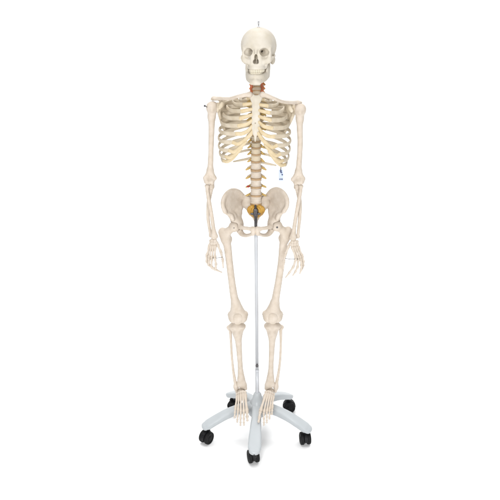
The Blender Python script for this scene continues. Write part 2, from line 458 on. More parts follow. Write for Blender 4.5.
# ---------------- sacrum and its nerves
pS = [W(256, 206.5, .012), W(256, 211, .030), W(256, 214.5, .050), W(256, 218, .064), W(256, 221.5, .066), W(256, 224.5, .055)]
ss = [ell(pS[0], (.026, .017, .014)), chain(pS, [.018, .018, .014, .010, .007, .005], sq=(.85, 1, 1))]
for s in (-1, 1):
    ss += [chain([pS[0]+Vector((s*.02, .004, .000)), pS[0]+Vector((s*.036, .012, .006)), pS[0]+Vector((s*.046, .024, .004))], [.015, .017, .014]),
           chain([pS[0]+Vector((s*.042, .030, -.004)), pS[1]+Vector((s*.026, .022, -.004)), pS[2]+Vector((s*.014, .012, -.004)), pS[3]+Vector((s*.006, .002, 0))], [.014, .011, .009, .007])]
for s in (-1, 1):
    ss += [chain([W(256+s*5.0, 201.5, .026), W(256+s*8.0, 199.0, .036), W(256+s*11.2, 198.2, .046)], [.015, .017, .015]),
           chain([W(256+s*7.5, 206.0, .016), W(256+s*10.6, 203.5, .030)], [.014, .016])]
sac = U(.010, *ss)
sac = SUB(.003, sac, *[ell(pS[k]+Vector((s*(.017-.002*k), -.012, -.004)), (.0045, .010, .004)) for k in (1, 2, 3) for s in (-1, 1)])
sacrum = sdf_obj('sacrum', sac, .0018, BONE, SK)
for s in (-1, 1):
    for k, (a, b, c_, r) in enumerate([((1.6, 205.6), (5.2, 207.6), (4.6, 214.6), .0078), ((1.2, 206.6), (3.4, 209.6), (2.6, 216.2), .0066), ((2.6, 205.3), (6.9, 208.2), (6.6, 213.2), .0066)]):
        pts = [W(256+s*a[0], a[1], -.004), W(256+s*(a[0]+b[0])*.5, (a[1]+b[1])*.5-.3, -.010), W(256+s*b[0], b[1], -.012), W(256+s*(b[0]*.6+c_[0]*.4+.7), (b[1]+c_[1])*.5, -.008), W(256+s*c_[0], c_[1], .004), W(256+s*(c_[0]-.6), c_[1]+1.8, .016)]
        MB().sweep(pts, [r*.7, r*.95, r, r, r*.8, r*.45], seg=12, sub=5, up=(0, 1, 0)).build('sacral_nerve', SNERVE, sacrum)

# ---------------- hip bones
HEADL, HEADR = W(234.2, 226.6, -.022), W(277.0, 226.0, -.022)
def hip(side):
    L = side < 0
    def m(px, py, d): return W(px, py, d)
    if L:
        crest = [(224.8, 211.5, -.082), (222.9, 206, -.076), (223.4, 199, -.056), (227.5, 192.8, -.02), (233, 190.2, .018), (238.6, 191.6, .050), (243, 196.0, .074)]
        midr = [(227.2, 214.0, -.070), (226.4, 209.5, -.054), (228.0, 204, -.036), (231.2, 200, -.008), (235.2, 198.6, .022), (239.4, 199.5, .052), (242.6, 201, .068)]
        low = [(231.2, 216.0, -.060), (232.4, 215.8, -.038), (233.6, 214.5, -.016), (236.4, 211.8, .008), (238.8, 209.4, .028), (240.8, 207, .046), (242.4, 205.2, .060)]
        hd = HEADL
        bodyp = [(233.0, 216.5, -.026), (235.6, 221.5, -.016), (238.6, 226, -.012)]
        inner = [(239.8, 208, .026), (239.2, 213, .010), (239.0, 219.5, -.006), (239.4, 225.5, -.022)]
        aiis = [(231.4, 216.4, -.052), (232.8, 219.4, -.050)]
        supr = [(239.0, 226.4, -.034), (243.6, 228.0, -.056), (248.6, 228.6, -.071), (253.4, 229.4, -.079)]
        sym = [(253.3, 229.0, -.078), (253.4, 233.2, -.072)]
        infr = [(253.0, 233.4, -.071), (249.4, 235.0, -.054), (245.2, 235.4, -.026), (241.6, 233.6, -.002), (239.2, 229.6, .014)]
    else:
        crest = [(284.2, 211.0, -.082), (287.0, 206, -.076), (286.9, 198.5, -.056), (282.6, 191.8, -.02), (276.6, 189.0, .018), (271.4, 190.8, .050), (267.4, 195.6, .074)]
        midr = [(281.6, 213.5, -.070), (282.6, 209.0, -.054), (281.4, 203.5, -.036), (278.6, 199.5, -.008), (274.8, 198, .022), (271, 199.0, .052), (268, 200.6, .068)]
        low = [(278.6, 215.6, -.060), (277.4, 215.4, -.038), (276.4, 214, -.016), (273.8, 211.4, .008), (271.6, 209.0, .028), (269.6, 206.8, .046), (268.0, 205, .060)]
        hd = HEADR
        bodyp = [(277.0, 216.0, -.026), (275.0, 221, -.016), (272.2, 225.6, -.012)]
        inner = [(270.6, 207.6, .026), (271.2, 212.6, .010), (271.2, 219.1, -.006), (271.0, 225, -.022)]
        aiis = [(278.6, 215.9, -.052), (277.2, 218.9, -.050)]
        supr = [(272.0, 226.0, -.034), (267.6, 227.7, -.056), (262.8, 228.4, -.071), (257.6, 229.4, -.079)]
        sym = [(257.6, 229.0, -.078), (257.5, 233.2, -.072)]
        infr = [(257.8, 233.4, -.071), (261.6, 235.0, -.054), (265.8, 235.2, -.026), (269.4, 233.2, -.002), (271.6, 229.2, .014)]
    crest, midr, low = [[(a, b, d*.74) for a, b, d in r] for r in (crest, midr, low)]
    bl = sheet([WL(crest), WL(midr), WL(low)], [.0058, .0052, .0085])
    sh = [bl, chain(WL(crest), [.0070, .0058, .0060, .0064, .0068, .0072, .0078], sub=4),
          chain(WL(bodyp), [.017, .020, .019]), chain(WL(inner), [.009, .009, .010, .012]),
          chain(WL(aiis), [.009, .008]), chain(WL(low[1:6]), [.009, .011, .011, .010, .009]), cone(W(*low[3]), W(*bodyp[1]), .015, .018), cone(W(*low[4]), W(*inner[1]), .010, .009), cone(W(*inner[1]), W(*bodyp[1]), .009, .014), ell(hd+Vector((-side*.012, .016, .010)), (.027, .027, .029)),
          chain(WL(supr), [.011, .0085, .0078, .0095]), chain(WL(sym), [.0090, .0080]), chain(WL(infr), [.0078, .0070, .0085, .012, .015])]
    h = U(.011, *sh)
    return SUB(.003, h, ell(hd, (.0262,)*3), cone(hd, hd+Vector((side*.05, -.03, -.012)), .0262, .032))
for side in (-1, 1): sdf_obj('hip_bone', hip(side), .0018, BONE, SK)
sdf_obj('pubic_disc', chain(WL([(255.5, 229.4, -.077), (255.5, 233, -.071)]), [.0072, .0062], sq=(1.5, 1, 1)), .0013, CART, SK)

# ---------------- legs
def femur(side, head, gt, shaft, lat, med, dist):
    n0 = shaft[0]
    parts = [cone(head, n0+Vector((0, 0, .014)), .0150, .0185),
             ell(gt, (.0145, .0165, .0185)), cone(gt, n0+Vector((0, 0, -.015)), .0160, .0180),
             chain(shaft, [.0220, .0172, .0154, .0154, .0168, .0190, .0220], sub=3),
             ell(n0.lerp(shaft[1], .35)+Vector((-side*.017, .010, 0)), (.009, .009, .013))]
    parts += [ell(lat, (.0222, .031, .0255)), ell(med, (.0222, .031, .0265)), cone(shaft[-2], lat+Vector((0, .004, .010)), .0165, .0185),
              cone(shaft[-2], med+Vector((0, .004, .010)), .0165, .0185), ell((lat+med)/2+Vector((0, -.012, .004)), (.030, .022, .028)),
              ell(lat+Vector((side*.0155, .006, .012)), (.007, .009, .009)), ell(med+Vector((-side*.0160, .006, .014)), (.007, .009, .009))]
    f = U(.011, *parts)
    f = U(.004, f, ell(head, (.0236,)*3))
    return SUB(.006, f, ell((lat+med)/2+Vector((0, .016, -.022)), (.009, .026, .016)), ell((lat+med)/2+Vector((0, -.034, .000)), (.010, .012, .020)))
fl = dict(side=-1, head=HEADL, gt=W(222.4, 232.0, -.008), med=W(242.6, 317.0, -.020), lat=W(233.2, 317.2, -.020), dist=None,
          shaft=WL([(225.4, 236.5, -.016), (227.4, 246, -.020), (229.4, 262, -.028), (231.6, 280, -.034), (233.6, 294, -.032), (235.6, 303, -.027), (237.4, 309.5, -.022)]))
fr = dict(side=1, head=HEADR, gt=W(288.2, 231.0, -.008), med=W(267.8, 316.6, -.020), lat=W(277.6, 316.8, -.020), dist=None,
          shaft=WL([(285.2, 235.5, -.016), (283.2, 245, -.020), (281.4, 262, -.028), (278.8, 280, -.034), (276.4, 294, -.032), (274.8, 303, -.027), (273.2, 309.5, -.022)]))
for q, hx in ((fl, 234.2), (fr, 276.6)):
    fo = sdf_obj('femur', femur(**q), .0019, BONE, SK)
    hd = q['head']
    MB().lathe(hd+Vector((0, -.0215, .0012)), (-.0 if q['side'] < 0 else -.05, -1, .05), [(.0042 if q['side'] > 0 else .0022, 0), (.0042 if q['side'] > 0 else .0022, .0034), (.0022 if q['side'] > 0 else .001, .0042)], 14).build('joint_pin', DARKM, fo)
    mid = (q['lat']+q['med'])/2
    for cnd, sg in ((q['lat'], q['side']), (q['med'], -q['side'])):
        MB().lathe(cnd+Vector((sg*.0205, .002, .010)), (sg, -.1, .1), [(.0030, 0), (.0030, .0030), (.0018, .0034), (.0018, .0056), (.0010, .0060)], 12).build('knee_screw', STEEL, fo)
    pa = mid+Vector((0, -.0255, .003))
    sdf_obj('patella', U(.008, ell(pa, (.0240, .0140, .0265)), ell(pa+Vector((0, .002, -.016)), (.011, .007, .010))), .0016, BONE, SK)
def tibia(plat, shaft, ankle, mal, side):
    t = [ell(plat+Vector((side*.0175, 0, 0)), (.0215, .026, .0115)), ell(plat+Vector((-side*.0175, 0, 0)), (.0215, .027, .0115)),
         cone(plat, shaft[0], .026, .0185), cone(plat+Vector((side*.022, 0, -.008)), shaft[0].lerp(shaft[1], .5), .0125, .008), cone(plat+Vector((-side*.022, 0, -.008)), shaft[0].lerp(shaft[1], .5), .0125, .008), ell(plat+Vector((0, -.020, -.030)), (.009, .009, .014)),
         chain(shaft, [.0195, .0150, .0128, .0118, .0120, .0135], sub=3), cone(shaft[-2], ankle+Vector((.011, 0, -.003)), .006, .0140), cone(shaft[-2], ankle+Vector((-.011, 0, -.003)), .006, .0140), cone(ankle, mal, .0120, .0085)]
    return U(.012, *t)
tl = dict(plat=W(237.2, 326.0, -.012), side=-1, ankle=W(241.6, 384.0, -.004), mal=W(245.6, 388.5, -.008),
          shaft=WL([(237.6, 333, -.016), (238.5, 342, -.018), (239.3, 352, -.016), (240.0, 362, -.012), (240.6, 371, -.008), (241.2, 378, -.005)]))
tr = dict(plat=W(272.6, 325.6, -.012), side=1, ankle=W(270.0, 384.0, -.004), mal=W(266.2, 388.5, -.008),
          shaft=WL([(272.4, 333, -.016), (272.0, 342, -.018), (271.6, 352, -.016), (271.2, 362, -.012), (270.8, 371, -.008), (270.4, 378, -.005)]))
for q in (tl, tr): sdf_obj('tibia', tibia(**q), .0019, BONE, SK)
for pts in ([(229.3, 327.6, .010), (230.3, 331, .012), (231.0, 342, .012), (231.8, 356, .010), (233.2, 370, .006), (235.0, 381, .000), (236.0, 387, -.002), (236.6, 391.5, -.002)],
            [(281.0, 327.2, .010), (280.8, 331, .012), (280.8, 342, .012), (280.4, 356, .010), (279.0, 370, .006), (277.0, 381, .000), (276.0, 387, -.002), (275.4, 391.5, -.002)]):
    P = WL(pts)
    sdf_obj('fibula', U(.008, chain(P, [.0085, .0072, .0058, .0056, .0060, .0076, .0105, .0070]), ell(P[0], (.0125, .011, .0115)), ell(P[6], (.011, .013, .015))), .0016, BONE, SK)

# ---------------- feet (hanging, toes down)
def foot(side, ank, base, head, tips, mids):
    a = ank
    t = [ell(a+Vector((0, -.004, -.016)), (.018, .024, .014)), ell(a+Vector((0, -.030, -.026)), (.014, .014, .011)),
         chain([a+Vector((0, .016, -.034)), a+Vector((0, .036, -.050)), a+Vector((0, .046, -.066))], [.015, .0165, .017]),
         ell(a+Vector((side*.010, -.022, -.040)), (.012, .020, .011))]
    Bw = WL(base)
    for k, b in enumerate(Bw): t.append(cone(a+Vector(((b.x-a.x)*.55, -.020, -.022)), b+Vector((0, .008, .003)), .0108, .0082))
    ft = sdf_obj('foot', U(.002, *t), .0013, BONE, SK, None, 1)
    for k in range(5):
        r = .0100 if k == 0 else .0073
        h = W(*head[k]); tp = W(*tips[k]); b = Bw[k]
        small_bone('metatarsal', b, h, r, BONE, ft, .005, (0, -.3, .9), mid=.55)
        if k == 0:
            m1 = h.lerp(tp, .55)+Vector((0, -.002, .002)); segs = [(h, m1), (m1, tp)]
        else:
            m1 = h.lerp(tp, .5)+Vector((0, -.006, .006)); m2 = h.lerp(tp, .76)+Vector((0, -.004, .002)); segs = [(h, m1), (m1, m2), (m2, tp)]
        for j, (u, v_) in enumerate(segs):
            small_bone('phalanx', u, v_, r*(.86 if j == 0 else .74), BONE, ft, .001, mid=.6)
foot(-1, W(241.4, 387.6, 0), [(244.9, 393.6, -.046), (242.9, 393.2, -.048), (240.9, 393.6, -.046), (239.0, 394.6, -.042), (237.3, 395.8, -.037)],
     [(247.0, 411.8, -.110), (243.8, 413, -.115), (240.8, 412.4, -.112), (238.0, 411, -.105), (235.4, 408.6, -.095)],
     [(247.4, 420.5, -.145), (243.9, 425.0, -.155), (240.4, 425.2, -.150), (237.2, 422, -.140), (234.6, 417.6, -.126)], None)
foot(1, W(270.2, 387.6, 0), [(266.2, 393.6, -.046), (268.2, 393.2, -.048), (270.0, 393.6, -.046), (271.8, 394.6, -.042), (273.4, 395.8, -.037)],
     [(260.4, 411.5, -.110), (263.8, 413, -.115), (266.8, 412.2, -.112), (269.6, 410.4, -.105), (272.2, 407.8, -.095)],
     [(258.6, 421.8, -.145), (263.9, 425.0, -.155), (266.8, 422.4, -.150), (269.5, 418.8, -.140), (271.8, 414.4, -.126)], None)

# ---------------- rib cage
def sidept(px, py, d, side):
    if side < 0: return W(px, py, d)
    k = max(0, min(1, (py-105)/50))
    return W(256.2+(255.2-px)*(.985-.075*k), py+1.2+2.6*k, d-.006)
TC = [97.1, 101.5, 106.1, 111, 116, 121.1, 126.5, 132.1, 138, 144.1, 150.5, 157.4]
LATX = [240.5, 232.5, 226.8, 223.2, 220.8, 219.2, 218.4, 218.6, 219.6, 221.6, 226.5, 239]
LATY = [99.0, 101.6, 107.0, 114.2, 122.0, 129.8, 137.8, 145.4, 152.0, 157.2, 158.5, 160.4]
LATD = [-.005, .005, .005, .005, .003, .0, -.005, -.005, .0, .008, .030, .055]
FRX = [247.0, 243.5, 241.5, 240, 238.2, 236.0, 232.8, 229.0, 225.8, 223.6, 231.0, 233.5]
FRY = [98.8, 104.8, 111.4, 118.6, 126.0, 133.8, 142.4, 150.6, 156.8, 160.8, 157.6, 161.6]
FRD = [-.076, -.102, -.112, -.118, -.119, -.116, -.106, -.092, -.074, -.052, -.030, .045]
STY = [97.6, 103.6, 109.2, 114.8, 120.2, 125.6, 130.4]           # sternal notches
STX = [251.2, 251.6, 252.3, 252.5, 252.5, 252.7, 253.2]
STD = [-.094, -.104, -.111, -.117, -.122, -.126, -.128]
for side in (-1, 1):
    for i in range(12):
        bk = vert_depth(TC[i])
        xb = 2.2 if side < 0 else 2.2
        back = [(256-4.0, TC[i]-.6, bk+.014), (256-8.5, TC[i]-.3, bk+.034)] if i < 11 else [(252, 157.2, .036)]
        if i == 0: mid = [(243.5, 97.6, bk+.020)]
        elif i == 11: mid = [(247, 159.0, .052), (241, 160.2, .056)]
        else:
            lx, ly, ld = LATX[i], LATY[i], LATD[i]
            bx = 256-(256-lx)*.62
            mid = [(bx, TC[i]+(ly-TC[i])*.26, max(bk+.030, .062)-.004*abs(i-6)*.3), (256-(256-lx)*.90, TC[i]+(ly-TC[i])*.62, .045+.3*ld)]
        lat = [] if i == 11 else [(LATX[i], LATY[i], LATD[i])]
        pts = back+mid+lat
        if i in (0,): pts += [(242.0, 100.6, -.042)]
        elif i < 10:
            lx, ly, ld = LATX[i], LATY[i], LATD[i]; fx, fy, fd = FRX[i], FRY[i], FRD[i]
            pts += [(lx+(fx-lx)*.30, ly+(fy-ly)*.62+.9, ld+(fd-ld)*.55)]
        pts += [(FRX[i], FRY[i], FRD[i])]
        P = [sidept(*p, side) for p in pts]; n = len(P)
        hgt = [.0048, .0055]+[.0081]*(n-4)+[.0084, .0086] if 0 < i < 10 else ([.0045]+[.0055]*(n-2)+[.0035])
        thk = [.0042]+[.0036]*(n-2)+[.0042]
        if i == 0: hgt = [.004]+[.0048]*(n-2)+[.006]; thk = [.004]+[.0072]*(n-2)+[.008]
        if i > 9: thk[-1] = .0025
        r = MB().sweep(P, thk, hgt, seg=12, sub=6, up=(0, -.15, 1)).build('rib', RIB, SK)
        if i < 7:
            a = (FRX[i], FRY[i], FRD[i]); b = (STX[i], STY[i], STD[i])
            pm = [a]
            if i == 4: pm += [(247, 124.2, -.124)]
            if i == 5: pm += [(242, 133.6, -.121), (248.4, 130.6, -.127)]
            if i == 6: pm += [(238.0, 144.0, -.111), (244.5, 140.2, -.120), (250.2, 134.8, -.127)]
            pm += [b]
            Pc = [sidept(*p, side) for p in pm]; m_ = len(Pc)
            MB().sweep(Pc, [.0046]*m_, [.0085 if i else .0066]+[.0080]*(m_-2)+[.0068], seg=12, sub=6, up=(0, -.15, 1)).build('costal_cartilage', CART, r)
        elif i < 10:
            a = (FRX[i], FRY[i], FRD[i])
            pm = {7: [a, (234.0, 151.8, -.100), (240.2, 147.2, -.112), (246.0, 141.6, -.121)],
                  8: [a, (230.0, 157.4, -.085), (236.0, 153.6, -.101), (241.6, 148.2, -.112)],
                  9: [a, (227.4, 161.4, -.064), (232.6, 158.2, -.082), (237.4, 153.4, -.098)]}[i]
            Pc = [sidept(*p, side) for p in pm]
            MB().sweep(Pc, .0046, [.0082, .0080, .0074, .0055], seg=12, sub=6, up=(0, -.15, 1)).build('costal_cartilage', CART, r)
# sternum
st = sheet([WL([(251.0, 95.4, -.094), (256.0, 96.6, -.098), (261.4, 95.6, -.096)]),
            WL([(251.4, 99.0, -.098), (256.0, 99.2, -.104), (260.6, 99.2, -.101)]),
            WL([(253.0, 104.4, -.106), (255.9, 104.4, -.110), (258.8, 104.4, -.108)]),
            WL([(252.9, 116.0, -.118), (255.8, 116.0, -.122), (258.8, 116.0, -.120)]),
            WL([(252.7, 127.5, -.127), (255.6, 127.5, -.131), (258.7, 127.5, -.129)]),
            WL([(253.8, 134.0, -.130), (255.5, 134.0, -.132), (257.4, 134.0, -.131)])], [.0058, .0055, .005, .0048, .0048, .004], sub=4)
xi = chain(WL([(255.4, 132, -.131), (255.3, 137, -.133), (255.2, 141.2, -.134)]), [.0085, .0058, .0028], sq=(1, 1.5, 1))
stl = U(.006, st, xi, *[ell(W(x, 94.8, -.094), (.008, .007, .007)) for x in (251.6, 261.0)])
stl = SUB(.002, stl, ell(W(255.3, 123.2, -.131), (.0024, .006, .0024)))
sdf_obj('sternum', stl, .0016, SKULL, SK)

# ---------------- shoulders
clav = {-1: [(249.8, 94.6, -.100), (245.0, 95.0, -.104), (238.0, 96.4, -.096), (229.5, 98.6, -.066), (221.0, 98.6, -.034), (214.2, 98.2, -.012)],
        1: [(262.4, 94.6, -.102), (267.0, 95.6, -.108), (274.0, 98.4, -.104), (282.0, 101.6, -.078), (291.0, 102.6, -.044), (298.0, 102.4, -.018)]}
for side in (-1, 1):
    P = WL(clav[side])
    sdf_obj('clavicle', U(.005, chain(P, [.0104, .0080, .0068, .0066, .0074, .0078], sub=4), ell(P[0], (.010, .010, .0105)), ell(P[-1], (.0125, .012, .0075))), .0015, BONE, SK)
def scapula(side):
    if side < 0:
        lat = [(220.8, 103.5, .004), (218.8, 109.0, -.002), (219.8, 116, .020), (222.4, 125, .050), (227.2, 135.0, .080)]
        med = [(237.0, 98.5, .080), (239.0, 104.5, .094), (239.4, 113, .104), (237.4, 124, .104), (229.0, 136.0, .086)]
        gl = (217.4, 107.4, -.012); acr = [(239.0, 104.2, .098), (229.0, 102.2, .086), (219.5, 99.4, .058), (213.4, 99.0, .020), (212.8, 99.2, -.004)]
        cor = [(220.6, 104.0, -.004), (222.4, 102.8, -.030), (221.6, 105.2, -.050), (219.6, 107.6, -.056)]
    else:
        lat = [(291.0, 105.6, .000), (293.8, 110.6, -.008), (292.4, 117.0, .012), (288.2, 126.0, .042), (281.6, 137, .074)]
        med = [(275.0, 100.4, .076), (273.0, 106.5, .090), (272.6, 115, .100), (274.8, 126, .100), (280.0, 138, .080)]
        gl = (295.4, 109.4, -.016); acr = [(273.4, 106.2, .094), (283.0, 104.2, .082), (293.0, 102.4, .052), (299.4, 102.6, .016), (300.0, 102.9, -.006)]
        cor = [(292.0, 106.2, -.008), (289.6, 105.4, -.034), (289.8, 108.2, -.054), (291.6, 110.8, -.062)]
    rows = [[a, ((a[0]*.5+b[0]*.5), a[1]*.5+b[1]*.5, a[2]*.5+b[2]*.5+.006), b] for a, b in zip(lat, med)]
    bl = sheet([WL(r) for r in rows], [.0030, .0026, .0024, .0026, .0040])
    A = WL(acr)
    parts = [bl, chain(WL(lat), [.0075, .0085, .0064, .0055, .0062]), chain(WL(med), [.004, .004, .0036, .0036, .0050]),
             ell(W(*gl), (.0095, .015, .020)), cone(W(*gl), W(*lat[1]), .0125, .010), chain(A, [.004, .0058, .0075, .0095, .0085], sub=4, sq=(1, 1, 1.35)),
             sheet([[A[0], A[1], A[2]], [A[0]+Vector((0, -.004, -.004)), A[1]+Vector((0, -.020, -.010)), A[2]+Vector((0, -.035, -.022))]], [.0024, .0028]),
             chain(WL(cor), [.0095, .0090, .0085, .0075])]
    return U(.006, *parts)
for side in (-1, 1): sdf_obj('scapula', scapula(side), .0018, RIB, SK)

# ---------------- arms
def humerus(side, head, shaft, lat, med, bot):
    gt = head+Vector((side*.013, -.004, -.002))
    p = [ell(head, (.0215, .0225, .0235)), ell(gt, (.0135, .017, .019)), ell(head+Vector((side*.002, -.020, -.008)), (.008, .009, .012)),
         cone(head+Vector((side*.002, 0, -.012)), shaft[0], .0195, .0150),
         chain(shaft, [.0150, .0124, .0112, .0110, .0116, .0130], sub=3, sq=(1, 1.02, 1)),
         cone(shaft[-1], lat, .0115, .0085), cone(shaft[-1], med, .0115, .0080), cone(lat, med, .0085, .0085, (1, 1.15, 1)),
         cone(bot[0], bot[1], .0105, .0085), ell(bot[0], (.010, .011, .0105)), ell(bot[1], (.006, .012, .0118))]
    h = U(.009, *p)
    m = (bot[0]+bot[1])/2
    h = SUB(.004, h, ell(m+Vector((0, -.015, .012)), (.008, .009, .008)), ell(m+Vector((0, .016, .012)), (.010, .011, .010)))
    return h
hl = sdf_obj('humerus', humerus(-1, W(212.8, 107.0, -.014), WL([(211.6, 117, -.012), (211.6, 127, -.010), (211.2, 140, -.006), (210.9, 152, -.004), (210.5, 163, -.004), (210.2, 170, -.004)]),
                           W(205.4, 178.2, -.004), W(214.4, 178.2, -.002), [W(206.9, 181.4, -.010), W(212.2, 182.0, -.008)]), .0017, BONE, SK)
hr = sdf_obj('humerus', humerus(1, W(299.4, 109.0, -.020), WL([(299.8, 119, -.016), (299.8, 128, -.014), (300.2, 141, -.010), (299.8, 153, -.006), (299.0, 164, -.006), (298.6, 171, -.006)]),
                           W(302.9, 178.8, -.006), W(293.2, 179.4, -.004), [W(301.2, 181.8, -.012), W(295.6, 182.4, -.010)]), .0017, BONE, SK)
# black shoulder screw on a short stem
s0 = W(207.6, 107.4, -.030); s1 = W(205.0, 106.0, -.036)
MB().sweep([s0, s0.lerp(s1, .5), s1], .0016, seg=8, sub=2, up=(0, 1, 0)).lathe(s1, (s1-s0), [(.0030, -.002), (.0042, -.001), (.0042, .003), (.003, .0042)], 12).build('shoulder_screw', DARKM, hl)
def longbone(pts, rs, knobs, k=.006):
    return U(k, chain(WL(pts), rs, sub=3), *knobs)
def ulna(pts):
    P = WL(pts)
    return U(.006, chain(P, [.0125, .0106, .0082, .0074, .0066, .0070], sub=3), ell(P[0]+Vector((0, .016, .008)), (.011, .009, .016)), ell(P[0]+Vector((0, -.006, -.006)), (.009, .010, .006)), ell(P[-1], (.0088, .009, .0075)))
def radius(pts):
    P = WL(pts)
    return U(.006, ell(P[0], (.0108, .0108, .0062)), chain(P, [.0074, .0078, .0086, .0080, .0084, .0135], sub=3), ell(P[-1]+Vector((0, 0, .002)), (.0155, .0115, .010)))
sdf_obj('ulna', ulna([(211.6, 186.2, .000), (210.6, 190, .004), (208.4, 204, .006), (208.0, 217, -.006), (209.4, 228, -.018), (210.9, 235.6, -.026)]), .0015, BONE, SK)
sdf_obj('radius', radius([(207.2, 186.0, -.010), (207.4, 191, -.012), (209.4, 203, -.016), (211.6, 215, -.024), (213.2, 227, -.034), (214.4, 236.6, -.042)]), .0015, BONE, SK)
sdf_obj('ulna', ulna([(296.6, 186.6, -.002), (298.0, 190.5, .002), (300.0, 204, .004), (299.7, 217, -.008), (298.6, 229, -.020), (297.8, 236.6, -.028)]), .0015, BONE, SK)
sdf_obj('radius', radius([(300.9, 186.3, -.012), (300.5, 191, -.014), (298.4, 203, -.018), (296.2, 215, -.026), (294.2, 228, -.036), (293.0, 238.0, -.044)]), .0015, BONE, SK)

# ---------------- hands
def hand(carp, meta, fing, thumb, wire):
    t = [ell(W(*c[:3]), (c[3], c[3]*1.0, c[3]*.95)) for c in carp]
    h = sdf_obj('hand', U(.0025, *t), .0013, BONE, SK)
    for b, e in meta: small_bone('metacarpal', W(*b), W(*e), .0079, BONE, h, .003, (.0, -1, 0), mid=.55)
    for f in fing:
        P = WL(f)
        for j in range(len(P)-1): small_bone('phalanx', P[j], P[j+1], (.0072, .0064, .0055)[j], BONE, h, .0012, mid=.64, tip=(j == 2))
    P = WL(thumb)
    small_bone('metacarpal', P[0], P[1], .0080, BONE, h, .002, mid=.62)
    small_bone('phalanx', P[1], P[2], .0072, BONE, h, mid=.62); small_bone('phalanx', P[2], P[3], .0060, BONE, h, mid=.6, tip=True)
    MB().sweep(WL(wire), .0012, seg=8, sub=4, up=(0, 1, 0)).build('finger_wire', DARKM, h)
hand([(212.2, 240.2, -.044, .0085), (215.0, 240.4, -.048, .0088), (210.6, 240.8, -.040, .0070), (212.0, 243.4, -.048, .0082), (214.6, 243.6, -.052, .0085), (216.8, 242.8, -.054, .0076), (210.6, 243.4, -.044, .0070)],
     [((215.2, 245.0, -.054), (214.8, 257.4, -.072)), ((213.2, 245.2, -.052), (211.8, 258.8, -.066)), ((211.4, 245.0, -.048), (209.0, 257.8, -.056)), ((209.8, 244.4, -.044), (206.9, 255.4, -.044))],
     [[(214.8, 257.4, -.072), (216.0, 264.2, -.080), (215.6, 268.0, -.066), (214.4, 270.2, -.054)], [(211.8, 258.8, -.066), (211.2, 266.4, -.076), (215.8, 269.6, -.064), (221.8, 272.4, -.056)],
      [(209.0, 257.8, -.056), (208.8, 264.8, -.066), (212.4, 268.2, -.056), (216.4, 270.2, -.048)], [(206.9, 255.4, -.044), (206.6, 261.2, -.052), (208.6, 265.0, -.046), (211.4, 267.2, -.040)]],
     [(217.4, 244.0, -.056), (220.8, 251.4, -.068), (222.8, 260.0, -.074), (223.2, 267.8, -.074)], [(212.6, 258.0, -.073), (217, 257.9, -.078), (222.4, 257.2, -.080)])
hand([(292.4, 241.8, -.050, .0088), (295.2, 241.6, -.046, .0085), (297.2, 241.6, -.042, .0072), (290.2, 243.8, -.056, .0078), (292.4, 245.0, -.054, .0085), (295.0, 244.8, -.050, .0084), (297.4, 244.4, -.046, .0074)],
     [((292.2, 246.6, -.056), (296.0, 258.2, -.074)), ((294.2, 246.8, -.054), (298.4, 259.0, -.068)), ((296.2, 246.4, -.050), (300.6, 258.2, -.058)), ((297.8, 245.8, -.046), (302.2, 255.8, -.046))],
     [[(296.0, 258.2, -.074), (293.4, 266.8, -.084), (289.6, 272.4, -.074), (285.6, 277.6, -.064)], [(298.4, 259.0, -.068), (297.6, 267.0, -.080), (295.6, 271.4, -.070), (292.8, 275.6, -.060)],
      [(300.6, 258.2, -.058), (301.6, 265.0, -.068), (301.2, 269.6, -.060), (299.8, 273.6, -.052)], [(302.2, 255.8, -.046), (303.4, 261.4, -.054), (303.4, 265.4, -.048), (302.6, 268.8, -.042)]],
     [(289.0, 245.4, -.058), (285.6, 253.6, -.070), (283.9, 261.4, -.076), (283.4, 268.8, -.076)], [(285.4, 258.4, -.080), (291, 259.2, -.084), (297.8, 258.9, -.076)])

# ================================================================== STAND
STD_ = thing('rolling_stand', 'pale grey five-armed rolling stand with a slim pole and black casters', 'stand')
ptop = W(255.6, 205.0, -.004); hubz = .155
pole_top = W(256.0, 236.0, 0)
px0 = W(257.4, 396, 0)
def pole_at(z): t = (z-.14)/(pole_top.z-.14); return Vector((px0.x*(1-t)+pole_top.x*t, 0, z))
zj = W(256.9, 369, 0).z
MB().lathe(pole_at(zj-.002), pole_at(1.0)-pole_at(.2), [(.0084, -.012), (.0098, -.010), (.0098, -.001), (.0086, .0), (.0086, .001)], 24).build('collar', POLE, STD_)
MB().lathe(pole_at(.13), pole_at(1.0)-pole_at(.2), [(.0092, 0), (.0092, zj-.002-.13)], 24).build('lower_pole', POLE, STD_)
MB().lathe(pole_at(zj-.002), pole_at(1.0)-pole_at(.2), [(.0078, 0), (.0078, pole_top.z+.03-zj), (.006, pole_top.z+.034-zj)], 24).build('upper_pole', POLE, STD_)
zs = W(256.8, 364.3, 0).z; sp_ = pole_at(zs)
MB().lathe(sp_+Vector((0, -.006, 0)), (0, -1, 0), [(.0046, 0), (.0046, .004), (.0072, .0045), (.0072, .010), (.005, .0115)], 16).build('lock_screw', DARKM, STD_)
